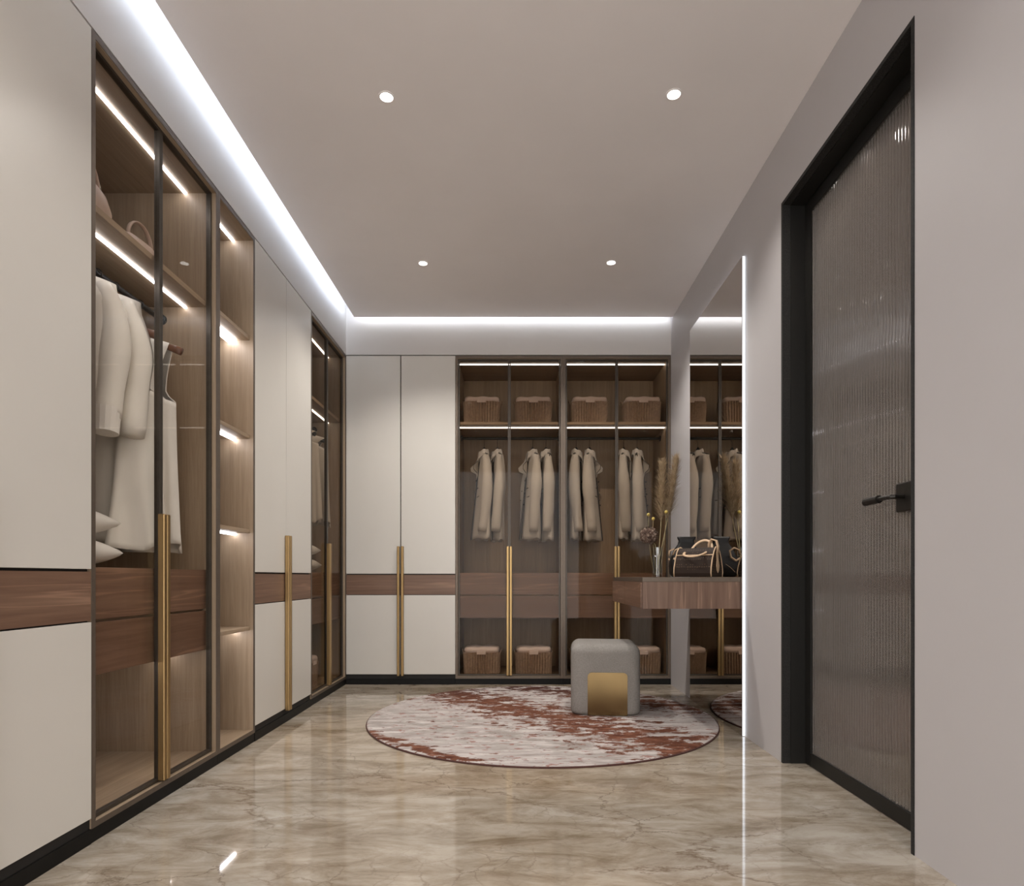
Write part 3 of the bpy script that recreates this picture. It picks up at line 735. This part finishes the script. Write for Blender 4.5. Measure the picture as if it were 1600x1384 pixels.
hobo('tall blush handbag with buckled handle on the left wardrobe top shelf, cut by the frame', to_world('L', L0, .172, .155, SHELF[1] + .0008), R(90), 'blush', .98)
hobo('low blush handbag with arched handle on the left wardrobe top shelf by the door stile', to_world('L', L0, .53, .17, SHELF[1] + .0008), R(84), 'blush', .76, False)
hobo('dark brown handbag with buckle on the corner wardrobe top shelf', to_world('L', L3, .34, .20, SHELF[1] + .0008), R(85), 'darkbrown', 1.0)

# ------------------------------------------------------------ bags on the vanity
def brown_bag(loc, rz):
    t = thing('handbag', 'dark brown patterned handbag with tan piping in front on the vanity', 'bag', loc, rz)
    L_, Wd, H = .215, .135, .158
    def prof(k=1.0):
        pts = []
        for y, z in ((-.5, .0), (-.53, .02), (-.50, .05), (-.40, .095), (-.25, .135), (-.10, .158), (.10, .158), (.25, .135), (.40, .095), (.50, .05), (.53, .02), (.5, 0)):
            pts.append((y * Wd * k, z * (k if z > .01 else 1)))
        return pts
    pr = prof(); n = len(pr); vs = []
    secs = ((-L_ / 2, .97), (-L_ / 2 + .006, 1), (L_ / 2 - .006, 1), (L_ / 2, .97))
    for x, k in secs: vs += [(x, y * k, .001 + z) for y, z in pr]
    fs = [(i * n + j, i * n + (j + 1) % n, (i + 1) * n + (j + 1) % n, (i + 1) * n + j) for i in range(3) for j in range(n)]
    fs += [tuple(range(n - 1, -1, -1)), tuple(3 * n + j for j in range(n))]
    obj('body', MB().add(vs, fs), 'canvas', t)
    for s in (-1, 1):
        obj('piping', MB().tube([(s * L_ / 2, y, z + .003) for y, z in pr], .0038, 6), 'tan', t, smooth=True)
        obj('side_band', MB().tube([(-L_ / 2, s * .33 * Wd, .119), (L_ / 2, s * .33 * Wd, .119)], .0028, 6), 'tan', t)
        hd = [(.062 * math.cos(R(a)), s * (.03 + .055 * math.sin(R(a))), .135 + .070 * math.sin(R(a)) * (1 if s > 0 else -.35)) for a in range(0, 181, 12)]
        obj('handle', MB().tube(hd, .0045, 8, flat=1.8), 'tan', t, smooth=True)
    e = L_ / 2 + .0015
    tab = [(e, -.012, .135), (e, .012, .135), (e + .002, .010, .09), (e + .003, .018, .06), (e + .003, .012, .035), (e + .003, 0, .022), (e + .003, -.012, .035), (e + .003, -.018, .06), (e + .002, -.010, .09)]
    n = len(tab); m = MB().add(tab + [(x + .003, y, z) for x, y, z in tab], [tuple(range(n - 1, -1, -1)), tuple(range(n, 2 * n))] + [(i, (i + 1) % n, n + (i + 1) % n, n + i) for i in range(n)])
    obj('tag', m, 'tan', t)
    st = [(L_ / 2 + .004, 0, .13), (L_ / 2 + .006, .002, .165), (L_ / 2 - .004, .005, .195), (L_ / 2 - .03, .006, .203), (L_ / 2 - .045, .006, .18), (L_ / 2 - .045, .006, .15)]
    obj('strap', MB().tube(st, .0055, 8, flat=2.2), 'tan', t, smooth=True)
    return t
brown_bag((.985, 3.445, VT + .0003), R(-42))
bb = thing('handbag', 'black leather handbag with flared top behind the brown one, against the mirror', 'bag', (1.035, 3.913, VT + .0003))
rings = []
for hx, hy, z in ((.070, .048, .001), (.086, .056, .02), (.095, .058, .07), (.088, .048, .12), (.070, .030, .17), (.050, .017, .205), (.047, .013, .224), (.054, .016, .238), (.057, .012, .250)):
    rings.append([(p.x + .012 * z / .25, p.y, z) for p in rr_ring(hx, hy, 40, 7.0)])
n = 40; vs = [v for r in rings for v in r]
fs = [(r * n + i, r * n + (i + 1) % n, (r + 1) * n + (i + 1) % n, (r + 1) * n + i) for r in range(len(rings) - 1) for i in range(n)] + [tuple(range(n - 1, -1, -1)), tuple((len(rings) - 1) * n + i for i in range(n))]
obj('body', MB().add(vs, fs), 'blackleather', bb, smooth=True)
for s in (-1, 1):
    obj('handle', MB().tube([(-.085 + .002 * s, -.064 + .128 * (s > 0), .135), (-.075, -.078 + .15 * (s > 0), .165), (-.045, -.08 + .155 * (s > 0), .178), (-.02, -.076 + .15 * (s > 0), .16), (-.03, -.068 + .135 * (s > 0), .12), (-.06, -.071 + .14 * (s > 0), .10), (-.085, -.068 + .135 * (s > 0), .115)], .0042, 8, flat=1.6), 'tan', bb, smooth=True)
obj('seam', MB().tube([(.0, -.0590, .08), (-.03, -.0585, .06), (-.06, -.0575, .03)], .0012, 5), 'tan', bb)

# ------------------------------------------------------------ vase and dried flowers
vx, vy = .883, 3.99
va = thing('glass_vase', 'tall clear glass cylinder vase holding dried stems on the vanity', 'vase', (vx, vy, VT + .0003))
obj('glass', MB().lathe([(0, .001), (.029, .001), (.0305, .004), (.0305, .188), (.0278, .188), (.0278, .012), (0, .012)], 32), 'vase_glass', va, smooth=False)
def pampas(label, base, top, plume_len, seed, wdt):
    rnd = random.Random(seed); t = thing('pampas_grass', label, 'dried plant', base)
    top = Vector(top) - Vector(base); b = Vector((0, 0, 0))
    pth = [b.lerp(top, k / 10) + Vector((.012 * math.sin(k / 10 * 3), 0, 0)) for k in range(11)]
    obj('stem', MB().tube(pth, [.0034 - .0002 * k for k in range(11)], 6), 'stem', t, smooth=True)
    m = MB(); tot = top.length
    for i in range(1400):
        q = 1 - plume_len / tot * (1 - rnd.random() ** .9); k = q * 10; i0 = min(9, int(k)); p = pth[i0].lerp(pth[i0 + 1], k - i0)
        e = (q - (1 - plume_len / tot)) / (plume_len / tot)
        a = rnd.uniform(0, 2 * math.pi); out = wdt * (math.sin(min(1, e * 1.5 + .25) * math.pi * .62) + .15) * rnd.uniform(.35, 1.25) * (1.55 - .85 * e)
        up = rnd.uniform(.03, .085)
        d1 = p + Vector((math.cos(a) * out * .55, math.sin(a) * out * .55, up * .62)); d2 = p + Vector((math.cos(a) * out, math.sin(a) * out, up * .80 + rnd.uniform(-.012, .02)))
        sd = Vector((-math.sin(a), math.cos(a), 0)) * .0014
        m.add([p - sd * .7, p + sd * .7, d1 + sd, d1 - sd, d2], [(0, 1, 2, 3), (3, 2, 4)])
    obj('plume', m, 'plume', t, kind='stuff')
    return t
zb = VT + .014
pampas('dried pampas plume leaning over the wardrobe side of the vase', (vx - .004, vy + .004, zb), (vx + .035, vy + .02, zb + .70), .36, 3, .050)
pampas('dried pampas plume leaning towards the mirror', (vx - .012, vy - .004, zb), (vx + .118, vy + .0, zb + .715), .37, 5, .052)
def ball_flower(label, base, top, r, bend):
    t = thing('yellow_ball_flower', label, 'dried plant', base); d = Vector(top) - Vector(base)
    P = [d * (k / 8) + Vector((bend * math.sin(k / 8 * math.pi), 0, 0)) for k in range(9)]
    obj('stem', MB().tube(P, .0013, 5), 'stem', t)
    m = MB(); pr = [(r * math.sin(R(a)), r * (1 - math.cos(R(a))) - r * .4) for a in range(0, 181, 15)]
    pr = [(max(q, 0), z) for q, z in pr]; pr[0] = (0, pr[0][1]); pr[-1] = (0, pr[-1][1])
    m.lathe(pr, 14, d.x, d.y); m.v = [(x, y, z + d.z) for x, y, z in m.v]
    obj('flower_head', m, 'craspedia', t, smooth=True)
ball_flower('yellow ball flower highest of three, beside the pampas stems', (vx + .010, vy - .012, zb), (vx + .042, vy - .06, zb + .385), .0115, .008)
ball_flower('yellow ball flower farthest from the mirror, above the brown bloom', (vx - .016, vy + .010, zb), (vx - .062, vy - .03, zb + .372), .0105, -.012)
ball_flower('yellow ball flower just above the brown bloom, nearer the stems', (vx + .004, vy + .015, zb), (vx - .036, vy - .05, zb + .345), .0105, -.012)
hyd = thing('dried_hydrangea', 'round brown dried hydrangea bloom leaning out of the vase', 'dried plant', (vx + .012, vy + .010, zb))
hc = Vector((-.075, -.055, .245))
obj('stem', MB().tube([(0, 0, 0), (-.012, -.006, .12), (-.028, -.02, .19), tuple(hc)], .0024, 6), 'stem', hyd)
m = MB(); rnd = random.Random(11)
for i in range(230):
    zc = 1 - 2 * (i + .5) / 230; a = i * 2.39996; rr = math.sqrt(1 - zc * zc); nrm = Vector((rr * math.cos(a), rr * math.sin(a), zc * .95))
    p = hc + nrm * rnd.uniform(.040, .056)
    tn = nrm.orthogonal().normalized(); bn = nrm.cross(tn); ro = rnd.uniform(0, 3)
    for k in range(4):
        b1 = ro + k * math.pi / 2; d = tn * math.cos(b1) + bn * math.sin(b1); s_ = tn * -math.sin(b1) + bn * math.cos(b1)
        m.add([p, p + d * .008 + s_ * .0055 + nrm * .003, p + d * .013 + nrm * rnd.uniform(0, .008), p + d * .008 - s_ * .0055 + nrm * .003], [(0, 1, 2, 3)])
obj('flower_head', m, 'petal', hyd, kind='stuff')
